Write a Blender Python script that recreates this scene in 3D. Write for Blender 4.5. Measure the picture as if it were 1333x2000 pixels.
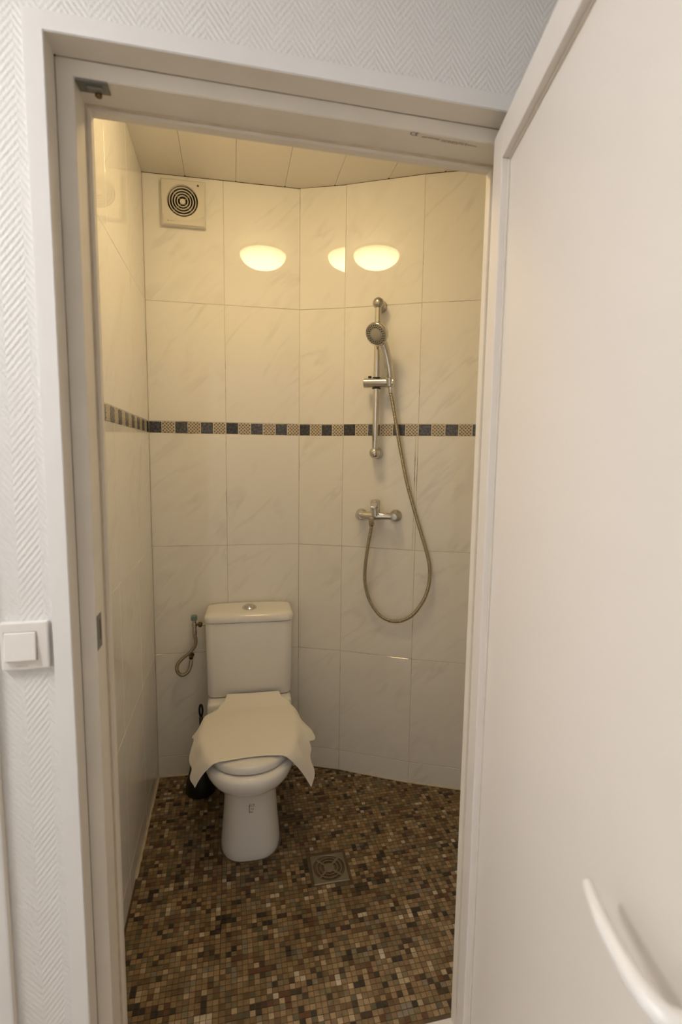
import bpy, bmesh, math, random
from mathutils import Vector, Matrix
R = math.radians
random.seed(7)
SC = bpy.context.scene
for o in list(bpy.data.objects):
    bpy.data.objects.remove(o, do_unlink=True)
COL = SC.collection

# ------------------------------------------------------------------ camera
FPX, PITCH, ROLL, CAMH = 986.4634, 0.1104, 0.0132, 1.5093
cam_d = bpy.data.cameras.new('camera')
cam = bpy.data.objects.new('camera', cam_d)
COL.objects.link(cam)
fw = Vector((0, math.cos(PITCH), -math.sin(PITCH)))
up = Vector((0, math.sin(PITCH), math.cos(PITCH)))
ri = Vector((1, 0, 0))
r2 = math.cos(ROLL) * ri + math.sin(ROLL) * up
u2 = -math.sin(ROLL) * ri + math.cos(ROLL) * up
cam.matrix_world = Matrix(((r2.x, u2.x, -fw.x, 0), (r2.y, u2.y, -fw.y, 0), (r2.z, u2.z, -fw.z, CAMH), (0, 0, 0, 1)))
cam_d.sensor_fit = 'VERTICAL'
cam_d.sensor_height = 36
cam_d.sensor_width = 24
cam_d.lens = FPX * 36 / 2000
cam_d.clip_start = 0.02
cam_d.dof.use_dof = True
cam_d.dof.focus_distance = 2.15
cam_d.dof.aperture_fstop = 3.2
SC.camera = cam

# ------------------------------------------------------------------ world, exposure
w = bpy.data.worlds.new('world')
SC.world = w
w.use_nodes = True
w.node_tree.nodes['Background'].inputs[0].default_value = (0.02, 0.02, 0.022, 1)
w.node_tree.nodes['Background'].inputs[1].default_value = 1.0
SC.view_settings.view_transform = 'Standard'
SC.view_settings.look = 'None'
SC.view_settings.exposure = 0.0
SC.view_settings.gamma = 1.0
SC.view_settings.use_curve_mapping = False
BATH_EMIT = ((1.0, 0.73, 0.352), 22.5)     # glass dome of the shower room lamp
HALL_EMIT = ((1.0, 0.985, 0.97), 45.0)      # glass dome of the hall lamp
HALL_LAMP_UV = (-1.86, -0.76)              # in the frame of the hall wall

# ------------------------------------------------------------------ materials
MATS = {}
def nt_new(name):
    m = bpy.data.materials.new(name)
    m.use_nodes = True
    nt = m.node_tree
    return m, nt, nt.nodes['Principled BSDF']

def mat(name, col, rough=0.5, metal=0.0, noise=0.0, nscale=20.0, bump=0.0, bscale=200.0, coat=0.0, spec=0.5, sheen=0.0):
    if name in MATS:
        return MATS[name]
    m, nt, b = nt_new(name)
    N, L = nt.nodes, nt.links
    b.inputs['Roughness'].default_value = rough
    b.inputs['Metallic'].default_value = metal
    b.inputs['Specular IOR Level'].default_value = spec
    b.inputs['Coat Weight'].default_value = coat
    b.inputs['Coat Roughness'].default_value = 0.05
    if sheen:
        b.inputs['Sheen Weight'].default_value = sheen
    tc = N.new('ShaderNodeTexCoord')
    ns = N.new('ShaderNodeTexNoise')
    ns.inputs['Scale'].default_value = nscale
    ns.inputs['Detail'].default_value = 5
    L.new(tc.outputs['Object'], ns.inputs['Vector'])
    rp = N.new('ShaderNodeMix')
    rp.data_type = 'RGBA'
    rp.inputs[6].default_value = tuple(c * (1 - noise) for c in col) + (1,)
    rp.inputs[7].default_value = tuple(min(1, c * (1 + noise)) for c in col) + (1,)
    L.new(ns.outputs['Fac'], rp.inputs[0])
    L.new(rp.outputs[2], b.inputs['Base Color'])
    if bump:
        n2 = N.new('ShaderNodeTexNoise')
        n2.inputs['Scale'].default_value = bscale
        n2.inputs['Detail'].default_value = 3
        L.new(tc.outputs['Object'], n2.inputs['Vector'])
        bp = N.new('ShaderNodeBump')
        bp.inputs['Strength'].default_value = bump
        bp.inputs['Distance'].default_value = 0.002
        L.new(n2.outputs['Fac'], bp.inputs['Height'])
        L.new(bp.outputs['Normal'], b.inputs['Normal'])
    MATS[name] = m
    return m

def math_node(nt, op, a=None, b=None, c=None):
    n = nt.nodes.new('ShaderNodeMath')
    n.operation = op
    for i, v in enumerate((a, b, c)):
        if v is None:
            continue
        if isinstance(v, (int, float)):
            n.inputs[i].default_value = v
        else:
            nt.links.new(v, n.inputs[i])
    return n.outputs[0]

def mat_marble():
    m, nt, b = nt_new('marble_tile')
    N, L = nt.nodes, nt.links
    tc = N.new('ShaderNodeTexCoord')
    oi = N.new('ShaderNodeObjectInfo')
    off = N.new('ShaderNodeVectorMath'); off.operation = 'SCALE'
    comb = N.new('ShaderNodeCombineXYZ')
    L.new(oi.outputs['Random'], comb.inputs[0]); L.new(oi.outputs['Random'], comb.inputs[2]); L.new(oi.outputs['Random'], comb.inputs[1])
    L.new(comb.outputs[0], off.inputs[0]); off.inputs['Scale'].default_value = 37.0
    add = N.new('ShaderNodeVectorMath'); add.operation = 'ADD'
    L.new(tc.outputs['Object'], add.inputs[0]); L.new(off.outputs[0], add.inputs[1])
    # veins lean up to the right: stretch along that direction
    mp = N.new('ShaderNodeMapping')
    mp.inputs['Rotation'].default_value = (0, R(47), 0)
    L.new(add.outputs[0], mp.inputs['Vector'])
    mp2 = N.new('ShaderNodeMapping')
    mp2.inputs['Scale'].default_value = (1.6, 1.6, 6.0)
    L.new(mp.outputs[0], mp2.inputs['Vector'])
    ns = N.new('ShaderNodeTexNoise')
    ns.inputs['Scale'].default_value = 1.3; ns.inputs['Detail'].default_value = 4; ns.inputs['Roughness'].default_value = 0.5
    ns.inputs['Distortion'].default_value = 0.35
    L.new(mp2.outputs[0], ns.inputs['Vector'])
    d = math_node(nt, 'ABSOLUTE', math_node(nt, 'SUBTRACT', ns.outputs['Fac'], 0.5))
    v = math_node(nt, 'SUBTRACT', 1.0, math_node(nt, 'MULTIPLY', d, 22.0))
    v = math_node(nt, 'MAXIMUM', v, 0.0)
    n3 = N.new('ShaderNodeTexNoise'); n3.inputs['Scale'].default_value = 5.0; n3.inputs['Detail'].default_value = 3
    L.new(add.outputs[0], n3.inputs['Vector'])
    msk = math_node(nt, 'MAXIMUM', math_node(nt, 'MULTIPLY', math_node(nt, 'SUBTRACT', n3.outputs['Fac'], 0.42), 4.0), 0.0)
    msk = math_node(nt, 'MINIMUM', msk, 1.0)
    v = math_node(nt, 'MULTIPLY', v, msk)
    soft = math_node(nt, 'MULTIPLY', math_node(nt, 'MAXIMUM', math_node(nt, 'SUBTRACT', ns.outputs['Fac'], 0.56), 0.0), 1.2)
    v = math_node(nt, 'MINIMUM', math_node(nt, 'ADD', math_node(nt, 'MULTIPLY', v, 0.34), soft), 1.0)
    mx = N.new('ShaderNodeMix'); mx.data_type = 'RGBA'
    mx.inputs[6].default_value = (0.90, 0.88, 0.84, 1)
    mx.inputs[7].default_value = (0.64, 0.62, 0.595, 1)
    L.new(v, mx.inputs[0])
    L.new(mx.outputs[2], b.inputs['Base Color'])
    b.inputs['Roughness'].default_value = 0.025
    b.inputs['Specular IOR Level'].default_value = 0.5
    MATS['marble'] = m
    return m
MARBLE = mat_marble()

def mat_wallpaper():
    m, nt, b = nt_new('chevron_wallpaper')
    N, L = nt.nodes, nt.links
    tc = N.new('ShaderNodeTexCoord')
    sp = N.new('ShaderNodeSeparateXYZ'); L.new(tc.outputs['Object'], sp.inputs[0])
    W = 0.0372
    t = math_node(nt, 'FRACT', math_node(nt, 'DIVIDE', math_node(nt, 'ADD', sp.outputs[0], 10.0), 2 * W))
    zig = math_node(nt, 'MULTIPLY', math_node(nt, 'ABSOLUTE', math_node(nt, 'SUBTRACT', math_node(nt, 'MULTIPLY', t, 2.0), 1.0)), W * 1.3)
    ph = math_node(nt, 'DIVIDE', math_node(nt, 'ADD', sp.outputs[2], zig), 0.0135)
    h = math_node(nt, 'SINE', math_node(nt, 'MULTIPLY', ph, 2 * math.pi))
    # fine glass-fibre weave
    wx = math_node(nt, 'SINE', math_node(nt, 'MULTIPLY', sp.outputs[0], 2 * math.pi / 0.0036))
    wz = math_node(nt, 'SINE', math_node(nt, 'MULTIPLY', sp.outputs[2], 2 * math.pi / 0.0036))
    weave = math_node(nt, 'MULTIPLY', math_node(nt, 'MULTIPLY', wx, wz), 0.34)
    ns = N.new('ShaderNodeTexNoise'); ns.inputs['Scale'].default_value = 230; ns.inputs['Detail'].default_value = 3
    L.new(tc.outputs['Object'], ns.inputs['Vector'])
    n2 = N.new('ShaderNodeTexNoise'); n2.inputs['Scale'].default_value = 9; n2.inputs['Detail'].default_value = 2
    L.new(tc.outputs['Object'], n2.inputs['Vector'])
    amp = math_node(nt, 'ADD', 0.16, math_node(nt, 'MULTIPLY', n2.outputs['Fac'], 0.72))
    hh = math_node(nt, 'ADD', math_node(nt, 'MULTIPLY', h, amp), math_node(nt, 'ADD', weave, math_node(nt, 'MULTIPLY', ns.outputs['Fac'], 2.1)))
    bp = N.new('ShaderNodeBump'); bp.inputs['Strength'].default_value = 0.55; bp.inputs['Distance'].default_value = 0.0008
    L.new(hh, bp.inputs['Height']); L.new(bp.outputs['Normal'], b.inputs['Normal'])
    b.inputs['Base Color'].default_value = (0.77, 0.755, 0.74, 1)
    b.inputs['Roughness'].default_value = 0.55
    MATS['wallpaper'] = m
    return m
WALLPAPER = mat_wallpaper()

def mat_deco(kind):
    m, nt, b = nt_new('deco_tile_' + kind)
    N, L = nt.nodes, nt.links
    tc = N.new('ShaderNodeTexCoord')
    sp = N.new('ShaderNodeSeparateXYZ'); L.new(tc.outputs['Object'], sp.inputs[0])
    oi = N.new('ShaderNodeObjectInfo')
    comb = N.new('ShaderNodeCombineXYZ'); L.new(oi.outputs['Random'], comb.inputs[0]); L.new(oi.outputs['Random'], comb.inputs[2])
    sc = N.new('ShaderNodeVectorMath'); sc.operation = 'SCALE'; sc.inputs['Scale'].default_value = 23.0; L.new(comb.outputs[0], sc.inputs[0])
    add = N.new('ShaderNodeVectorMath'); add.operation = 'ADD'; L.new(tc.outputs['Object'], add.inputs[0]); L.new(sc.outputs[0], add.inputs[1])
    ns = N.new('ShaderNodeTexNoise'); ns.inputs['Scale'].default_value = 110 if kind == 'slate' else 160; ns.inputs['Detail'].default_value = 6
    L.new(add.outputs[0], ns.inputs['Vector'])
    cr = N.new('ShaderNodeValToRGB')
    if kind == 'slate':
        e = cr.color_ramp.elements
        e[0].position = 0.3; e[0].color = (0.016, 0.017, 0.020, 1)
        e[1].position = 0.72; e[1].color = (0.16, 0.155, 0.16, 1)
        k = cr.color_ramp.elements.new(0.5); k.color = (0.06, 0.062, 0.075, 1)
        L.new(ns.outputs['Fac'], cr.inputs[0])
        hs = N.new('ShaderNodeHueSaturation'); L.new(cr.outputs[0], hs.inputs['Color'])
        L.new(math_node(nt, 'ADD', 0.65, math_node(nt, 'MULTIPLY', oi.outputs['Random'], 0.9)), hs.inputs['Value'])
        L.new(hs.outputs[0], b.inputs['Base Color'])
    else:
        # lattice of little diamonds on a sand ground
        k = 2 * math.pi / 0.0205
        a1 = math_node(nt, 'SINE', math_node(nt, 'MULTIPLY', math_node(nt, 'ADD', sp.outputs[0], sp.outputs[2]), k * 0.7071))
        a2 = math_node(nt, 'SINE', math_node(nt, 'MULTIPLY', math_node(nt, 'SUBTRACT', sp.outputs[0], sp.outputs[2]), k * 0.7071))
        lat = math_node(nt, 'MULTIPLY', a1, a2)
        f = math_node(nt, 'ADD', math_node(nt, 'MULTIPLY', math_node(nt, 'ABSOLUTE', lat), 0.55), math_node(nt, 'MULTIPLY', ns.outputs['Fac'], 0.75))
        e = cr.color_ramp.elements
        e[0].position = 0.40; e[0].color = (0.68, 0.61, 0.48, 1)
        e[1].position = 0.84; e[1].color = (0.15, 0.10, 0.06, 1)
        L.new(f, cr.inputs[0])
        L.new(cr.outputs[0], b.inputs['Base Color'])
    b.inputs['Roughness'].default_value = 0.28
    return m
DECO = {k: mat_deco(k) for k in ('slate', 'lattice')}

def mat_stone(name, c, var=0.25):
    m, nt, b = nt_new(name)
    N, L = nt.nodes, nt.links
    tc = N.new('ShaderNodeTexCoord')
    ge = N.new('ShaderNodeNewGeometry')
    ns = N.new('ShaderNodeTexNoise'); ns.inputs['Scale'].default_value = 55; ns.inputs['Detail'].default_value = 5
    L.new(ge.outputs['Position'], ns.inputs['Vector'])
    mx = N.new('ShaderNodeMix'); mx.data_type = 'RGBA'
    mx.inputs[6].default_value = tuple(x * (1 - 2 * var) for x in c) + (1,)
    mx.inputs[7].default_value = tuple(x * (1 + 2 * var) for x in c) + (1,)
    L.new(ns.outputs['Fac'], mx.inputs[0]); L.new(mx.outputs[2], b.inputs['Base Color'])
    b.inputs['Roughness'].default_value = 0.36
    b.inputs['Specular IOR Level'].default_value = 0.45
    return m

def mat_towel():
    m, nt, b = nt_new('terry_cloth')
    N, L = nt.nodes, nt.links
    tc = N.new('ShaderNodeTexCoord')
    ns = N.new('ShaderNodeTexNoise'); ns.inputs['Scale'].default_value = 420; ns.inputs['Detail'].default_value = 3
    L.new(tc.outputs['Object'], ns.inputs['Vector'])
    n2 = N.new('ShaderNodeTexNoise'); n2.inputs['Scale'].default_value = 14; n2.inputs['Detail'].default_value = 3
    L.new(tc.outputs['Object'], n2.inputs['Vector'])
    bp = N.new('ShaderNodeBump'); bp.inputs['Strength'].default_value = 0.5; bp.inputs['Distance'].default_value = 0.0016
    L.new(math_node(nt, 'ADD', ns.outputs['Fac'], math_node(nt, 'MULTIPLY', n2.outputs['Fac'], 1.2)), bp.inputs['Height'])
    L.new(bp.outputs['Normal'], b.inputs['Normal'])
    b.inputs['Base Color'].default_value = (0.90, 0.86, 0.79, 1)
    b.inputs['Roughness'].default_value = 0.95
    b.inputs['Sheen Weight'].default_value = 0.25
    return m

def mat_emit(name, col, s):
    m, nt, b = nt_new(name)
    b.inputs['Base Color'].default_value = (0.8, 0.78, 0.72, 1)
    b.inputs['Roughness'].default_value = 0.25
    b.inputs['Emission Color'].default_value = (*col, 1)
    # the bulbs sit behind the middle of the dome: brightest underneath, weaker towards the rim
    tc = nt.nodes.new('ShaderNodeTexCoord')
    sp = nt.nodes.new('ShaderNodeSeparateXYZ')
    nt.links.new(tc.outputs['Normal'], sp.inputs[0])
    dn_ = math_node(nt, 'MAXIMUM', math_node(nt, 'MULTIPLY', sp.outputs[2], -1.0), 0.0)
    nt.links.new(math_node(nt, 'MULTIPLY', math_node(nt, 'ADD', 0.55, math_node(nt, 'MULTIPLY', math_node(nt, 'POWER', dn_, 1.5), 1.15)), s), b.inputs['Emission Strength'])
    return m

PAINT = mat('white_satin_paint', (0.78, 0.765, 0.75), 0.38, noise=0.02, nscale=6, bump=0.05, bscale=120)
FRAMEPAINT = mat('aged_cream_frame_paint', (0.74, 0.685, 0.60), 0.42, noise=0.09, nscale=9, bump=0.05, bscale=90)
DOORPAINT = mat('door_paint', (0.745, 0.70, 0.66), 0.45, noise=0.012, nscale=4, bump=0.03, bscale=160)
def mat_grout():
    m, nt, b = nt_new('tile_grout')
    N, L = nt.nodes, nt.links
    ge = N.new('ShaderNodeNewGeometry')
    ns = N.new('ShaderNodeTexNoise'); ns.inputs['Scale'].default_value = 7.0; ns.inputs['Detail'].default_value = 6; ns.inputs['Roughness'].default_value = 0.65
    L.new(ge.outputs['Position'], ns.inputs['Vector'])
    cr = N.new('ShaderNodeValToRGB')
    e = cr.color_ramp.elements
    e[0].position = 0.54; e[0].color = (0.70, 0.65, 0.565, 1)
    e[1].position = 0.72; e[1].color = (0.15, 0.105, 0.065, 1)
    L.new(ns.outputs['Fac'], cr.inputs[0]); L.new(cr.outputs[0], b.inputs['Base Color'])
    b.inputs['Roughness'].default_value = 0.85
    return m
GROUT = mat_grout()
FGROUT = mat('floor_grout', (0.10, 0.066, 0.036), 0.85, noise=0.3, nscale=30)
CAULK = mat('caulk', (0.62, 0.52, 0.38), 0.6, noise=0.25, nscale=30)
PVC = mat('pvc_ceiling_board', (0.84, 0.80, 0.73), 0.33, noise=0.02, nscale=3)
DARKGAP = mat('dark_gap', (0.06, 0.04, 0.025), 0.9, noise=0.2)
CERAMIC = mat('white_ceramic', (0.86, 0.85, 0.83), 0.09, noise=0.01, nscale=2)
SEATPL = mat('white_seat_plastic', (0.82, 0.81, 0.79), 0.18, noise=0.01, nscale=2)
CHROME = mat('chrome', (0.66, 0.64, 0.61), 0.13, 1.0, noise=0.05, nscale=40)
DULLCHROME = mat('dull_chrome', (0.50, 0.47, 0.42), 0.26, 1.0, noise=0.12, nscale=60)
STEEL = mat('brushed_steel', (0.27, 0.235, 0.175), 0.34, 1.0, noise=0.15, nscale=50)
ZINC = mat('zinc_plate', (0.22, 0.22, 0.21), 0.42, 0.8, noise=0.2, nscale=60)
BRASS = mat('tarnished_brass', (0.17, 0.115, 0.05), 0.4, 0.9, noise=0.3, nscale=90)
VERDI = mat('green_valve_cap', (0.20, 0.30, 0.25), 0.55, noise=0.2, nscale=90)
BRAID = mat('braided_steel', (0.36, 0.31, 0.22), 0.38, 0.75, noise=0.3, nscale=400)
BLACK = mat('black_plastic', (0.008, 0.008, 0.009), 0.35, noise=0.1)
RUBBER = mat('black_rubber', (0.025, 0.02, 0.015), 0.6, noise=0.1)
IVORY = mat('fan_plastic', (0.76, 0.725, 0.65), 0.2, noise=0.01)
FANDARK = mat('fan_inside', (0.045, 0.028, 0.014), 0.7, noise=0.3, nscale=60)
SWITCH = mat('switch_plastic', (0.77, 0.735, 0.70), 0.3, noise=0.01)
PRINT = mat('faded_print', (0.10, 0.085, 0.07), 0.6, noise=0.1)
PRINTPALE = mat('pale_print', (0.36, 0.31, 0.25), 0.6, noise=0.1)
PLASTER = mat('white_plaster', (0.86, 0.845, 0.82), 0.8, noise=0.02)
LAMINATE = mat('hall_laminate', (0.45, 0.38, 0.30), 0.45, noise=0.2, nscale=7)
HANDLEW = mat('white_handle_plastic', (0.76, 0.745, 0.735), 0.3, noise=0.01)
TOWEL = mat_towel()

# ------------------------------------------------------------------ helpers
def link(name, me, m=None, parent=None, loc=(0, 0, 0), rot=(0, 0, 0), smooth=False):
    o = bpy.data.objects.new(name, me)
    COL.objects.link(o)
    if m is not None and me is not None and not me.materials:
        me.materials.append(m)
    if parent is not None:
        o.parent = parent
    o.location = loc
    o.rotation_euler = rot
    if smooth and me is not None:
        for p in me.polygons:
            p.use_smooth = True
    return o

def tag(o, label, cat, group=None, kind=None):
    o['label'] = label
    o['category'] = cat
    if group:
        o['group'] = group
    if kind:
        o['kind'] = kind
    return o

def empty(name, loc, rz=0.0):
    o = bpy.data.objects.new(name, None)
    COL.objects.link(o)
    o.location = loc
    o.rotation_euler = (0, 0, rz)
    o.empty_display_size = 0.05
    return o

def from_bm(bm, name='mesh'):
    bmesh.ops.recalc_face_normals(bm, faces=bm.faces)
    me = bpy.data.meshes.new(name)
    bm.to_mesh(me)
    bm.free()
    return me

def bm_box(bm, x0, x1, y0, y1, z0, z1, bev=0.0, seg=1):
    g = bmesh.ops.create_cube(bm, size=1.0)
    vs = g['verts']
    for v in vs:
        v.co.x = x0 + (v.co.x + .5) * (x1 - x0)
        v.co.y = y0 + (v.co.y + .5) * (y1 - y0)
        v.co.z = z0 + (v.co.z + .5) * (z1 - z0)
    if bev > 0:
        es = list({e for v in vs for e in v.link_edges})
        bmesh.ops.bevel(bm, geom=es, offset=bev, segments=seg, affect='EDGES', profile=0.6)

def box(x0, x1, y0, y1, z0, z1, bev=0.0, seg=1):
    bm = bmesh.new()
    bm_box(bm, x0, x1, y0, y1, z0, z1, bev, seg)
    return from_bm(bm)

def basis(axis):
    a = Vector(axis).normalized()
    t = Vector((0, 0, 1)) if abs(a.z) < 0.9 else Vector((1, 0, 0))
    x = t.cross(a).normalized()
    y = a.cross(x).normalized()
    return x, y, a

def bm_lathe(bm, origin, axis, prof, n=24, caps=True):
    """prof: list of (distance along axis, radius)"""
    x, y, a = basis(axis)
    o = Vector(origin)
    rings = []
    for (d, r) in prof:
        if r < 1e-6:
            rings.append([bm.verts.new(o + a * d)])
        else:
            rings.append([bm.verts.new(o + a * d + (x * math.cos(2 * math.pi * i / n) + y * math.sin(2 * math.pi * i / n)) * r) for i in range(n)])
    for A, B in zip(rings, rings[1:]):
        for i in range(n):
            j = (i + 1) % n
            if len(A) == 1 and len(B) == 1:
                continue
            if len(A) == 1:
                bm.faces.new((A[0], B[i], B[j]))
            elif len(B) == 1:
                bm.faces.new((A[i], A[j], B[0]))
            else:
                bm.faces.new((A[i], A[j], B[j], B[i]))
    if caps:
        if len(rings[0]) > 1:
            bm.faces.new(rings[0])
        if len(rings[-1]) > 1:
            bm.faces.new(rings[-1][::-1])

def lathe(origin, axis, prof, n=24):
    bm = bmesh.new()
    bm_lathe(bm, origin, axis, prof, n)
    return from_bm(bm)

def catmull(pts, sub=12):
    P = [Vector(p) for p in pts]
    P = [P[0] * 2 - P[1]] + P + [P[-1] * 2 - P[-2]]
    out = []
    for i in range(1, len(P) - 2):
        p0, p1, p2, p3 = P[i - 1:i + 3]
        for k in range(sub):
            t = k / sub
            out.append(0.5 * ((2 * p1) + (-p0 + p2) * t + (2 * p0 - 5 * p1 + 4 * p2 - p3) * t * t + (-p0 + 3 * p1 - 3 * p2 + p3) * t ** 3))
    out.append(P[-2])
    return out

def resample(pts, step):
    out = [pts[0].copy()]
    acc = 0.0
    for a, b in zip(pts, pts[1:]):
        d = (b - a).length
        while acc + d >= step:
            t = (step - acc) / d
            a = a.lerp(b, t)
            out.append(a.copy())
            d = (b - a).length
            acc = 0.0
        acc += d
    return out

def bm_tube(bm, pts, rad, n=12, caps=True):
    """rad: number or function(index) -> radius"""
    prev = None
    rings = []
    for i, p in enumerate(pts):
        t = (pts[min(i + 1, len(pts) - 1)] - pts[max(i - 1, 0)]).normalized()
        if prev is None:
            x, y, _ = basis(t)
        else:
            x = (prev - t * prev.dot(t)).normalized()
            y = t.cross(x)
        prev = x
        r = rad(i) if callable(rad) else rad
        rings.append([bm.verts.new(p + (x * math.cos(2 * math.pi * k / n) + y * math.sin(2 * math.pi * k / n)) * r) for k in range(n)])
    for A, B in zip(rings, rings[1:]):
        for i in range(n):
            j = (i + 1) % n
            bm.faces.new((A[i], A[j], B[j], B[i]))
    if caps:
        bm.faces.new(rings[0][::-1])
        bm.faces.new(rings[-1])

def tube(pts, rad, n=12):
    bm = bmesh.new()
    bm_tube(bm, pts, rad, n)
    return from_bm(bm)

def prism(poly, z0, z1):
    """vertical prism over a list of (x, y)"""
    bm = bmesh.new()
    a = [bm.verts.new((x, y, z0)) for x, y in poly]
    b = [bm.verts.new((x, y, z1)) for x, y in poly]
    bm.faces.new(a[::-1]); bm.faces.new(b)
    for i in range(len(poly)):
        j = (i + 1) % len(poly)
        bm.faces.new((a[i], a[j], b[j], b[i]))
    return from_bm(bm)

def add_subsurf(o, lv=2):
    s = o.modifiers.new('subdivision', 'SUBSURF')
    s.levels = lv
    s.render_levels = lv
    for p in o.data.polygons:
        p.use_smooth = True

def smooth_by_angle(o, deg=35):
    me = o.data
    for p in me.polygons:
        p.use_smooth = True
    me.update()
    bm = bmesh.new(); bm.from_mesh(me)
    for e in bm.edges:
        if len(e.link_faces) == 2 and e.calc_face_angle(0) > R(deg):
            e.smooth = False
    bm.to_mesh(me); bm.free()
    return o

def text_mesh(s, size):
    c = bpy.data.curves.new('print', 'FONT')
    c.body = s
    c.size = size
    o = bpy.data.objects.new('print', c)
    COL.objects.link(o)
    dg = bpy.context.evaluated_depsgraph_get()
    me = bpy.data.meshes.new_from_object(o.evaluated_get(dg))
    bpy.data.objects.remove(o, do_unlink=True)
    bpy.data.curves.remove(c)
    me.materials.clear()
    return me

class Frame:
    """local x along a wall, local y into the wall (away from the viewer), z up"""
    def __init__(s, p, deg):
        s.p = Vector((p[0], p[1], 0)); s.a = R(deg)
        s.u = Vector((math.cos(s.a), math.sin(s.a), 0)); s.d = Vector((-math.sin(s.a), math.cos(s.a), 0))
    def w(s, x, y, z=0.0):
        return s.p + s.u * x + s.d * y + Vector((0, 0, z))
    def loc(s, P):
        q = Vector((P[0], P[1], 0)) - s.p
        return q.dot(s.u), q.dot(s.d)

# plan of the place (metres, camera over the origin)
PL, PB, P2, P3, P4 = (-.839, 2.2152), (-.1953, 2.3312), (.0058, 2.2938), (.3289, 2.2028), (.5323, 2.1622)
CEIL = 2.6594
FF = Frame((.306, 1.203), 12.5)        # hall wall with the doorway, y=0 on the shower side
FL = Frame(PL, 10.221)                 # back wall behind the toilet
F2 = Frame(PB, -10.50)                # narrow facet
F3 = Frame(P2, -15.73)                # facet with the shower
F4 = Frame(P3, -11.287)                # last facet
FS = Frame(PL, 12.257)                 # ceiling boards, mosaic: local y runs along the left wall
ROWS = [(0.0, .1013), (.1013, .5984), (.5984, 1.098), (1.098, 1.5989), (1.65, 2.1524), (2.1524, CEIL)]
STRIP = (1.5989, 1.65)
UL, UR, ZT = -.8026, .0060, 2.1525     # clear opening
WALLV, CASV = -.138, -.146

# ------------------------------------------------------------------ structure: shower room
G = 0.0022
tile_cache = {}
def tile_mesh(wd, hg, G=G):
    k = (round(wd, 4), round(hg, 4), G)
    if k not in tile_cache:
        tile_cache[k] = box(-wd / 2 + G / 2, wd / 2 - G / 2, 0.0, .007, -hg / 2 + G / 2, hg / 2 - G / 2, .0011, 1)
        tile_cache[k].materials.append(MARBLE)
    return tile_cache[k]

deco_mesh = {}
def deco(kind, wd):
    k = (kind, round(wd, 4))
    if k not in deco_mesh:
        me = box(-wd / 2 + .0018, wd / 2 - .0018, 0.0, .006, -.0236, .0236, .0012, 1)
        me.materials.append(DECO[kind])
        deco_mesh[k] = me
    return deco_mesh[k]

def tiled_wall(name, fr, length, cols, label, start=0, yaw=None, deco_n=None, push=0.0):
    back = box(-.012, length + .012, .0014, .06, -.01, CEIL + .02)
    o = link(name, back, GROUT, loc=fr.p, rot=(0, 0, fr.a))
    tag(o, label, 'wall', kind='structure')
    x = 0.0
    for ci, wd in enumerate(cols):
        for (z0, z1) in ROWS:
            yz = R(random.uniform(-.12, .12)) + (R(yaw[ci]) if yaw else 0.0)
            xz = R(random.uniform(-.05, .05))
            link('wall_tile', tile_mesh(wd, z1 - z0), parent=o, loc=(x + wd / 2, push + random.uniform(0, .0002), (z0 + z1) / 2), rot=(xz, 0, yz))
        x += wd
    # decorative strip
    p = .0541
    n = deco_n if deco_n else max(1, round(length / p))
    pw = length / n
    for i in range(n):
        kind = ('slate', 'lattice')[(i + start) % 2]
        link('mosaic_tile', deco(kind, pw), parent=o, loc=((i + .5) * pw, -.0004 + random.uniform(-.0004, .0004), sum(STRIP) / 2 + random.uniform(-.0006, .0006)),
             rot=(R(random.uniform(-.5, .5)), R(random.uniform(-.6, .6)), R(random.uniform(-.6, .6))))
    return o

lenL = math.dist(PL, PB); len2 = math.dist(PB, P2); len3 = math.dist(P2, P3)
len4 = .62
tiled_wall('wall_back', FL, lenL, [lenL / 2] * 2, 'cream marbled tile wall behind the toilet with extractor fan', 0, deco_n=12)
tiled_wall('wall_corner', F2, len2, [len2], 'narrow marbled tile facet between toilet wall and shower wall', 0, yaw=[.9], push=-.0012, deco_n=4)
tiled_wall('wall_shower', F3, len3, [len3], 'marbled tile wall facet carrying the shower rail and mixer', 0, yaw=[.43], push=-.0009, deco_n=6)
tiled_wall('wall_right', F4, len4, [.3356, len4 - .3356], 'marbled tile wall right of the shower beside the doorway', 0, deco_n=11)
# left wall: local x along the wall from the near end to the corner
nearL = 1.262
FLW = Frame(FS.w(0, -nearL), 12.257 + 90)
lw = box(-.01, nearL + .0, .0014, .06, -.01, CEIL + .02)
lwo = link('wall_left', lw, mat('clean_grout', (.84, .81, .75), .6, noise=.03), loc=FLW.p, rot=(0, 0, FLW.a))
tag(lwo, 'glossy marbled tile side wall left of the toilet', 'wall', kind='structure')
x = nearL
for wd in (.335, .335, .335, nearL - 1.005):
    x -= wd
    for (z0, z1) in ROWS:
        link('wall_tile', tile_mesh(wd, z1 - z0, .0008), parent=lwo, loc=(x + wd / 2, 0, (z0 + z1) / 2), rot=(R(random.uniform(-.06, .06)), 0, R(random.uniform(-.08, .08))))
nn = round(nearL / .0541); pw = nearL / nn
for i in range(nn):
    kind = ('slate', 'lattice')[(nn - 1 - i) % 2]
    link('mosaic_tile', deco(kind, pw), parent=lwo, loc=((i + .5) * pw, -.0006, sum(STRIP) / 2), rot=(0, R(random.uniform(-.5, .5)), R(random.uniform(-.8, .8))))
# far right return wall (closes the room out of sight)
e4 = F4.w(len4, 0)
f4 = FF.loc(e4)
bb = prism([tuple(e4[:2]), tuple((e4 + FF.u * .06)[:2]), tuple(FF.w(f4[0] + .06, 0)[:2]), tuple(FF.w(f4[0], 0)[:2])], 0, CEIL)
tag(link('wall_return', bb, PLASTER), 'plain return wall closing the shower room on the right', 'wall', kind='structure')

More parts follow.
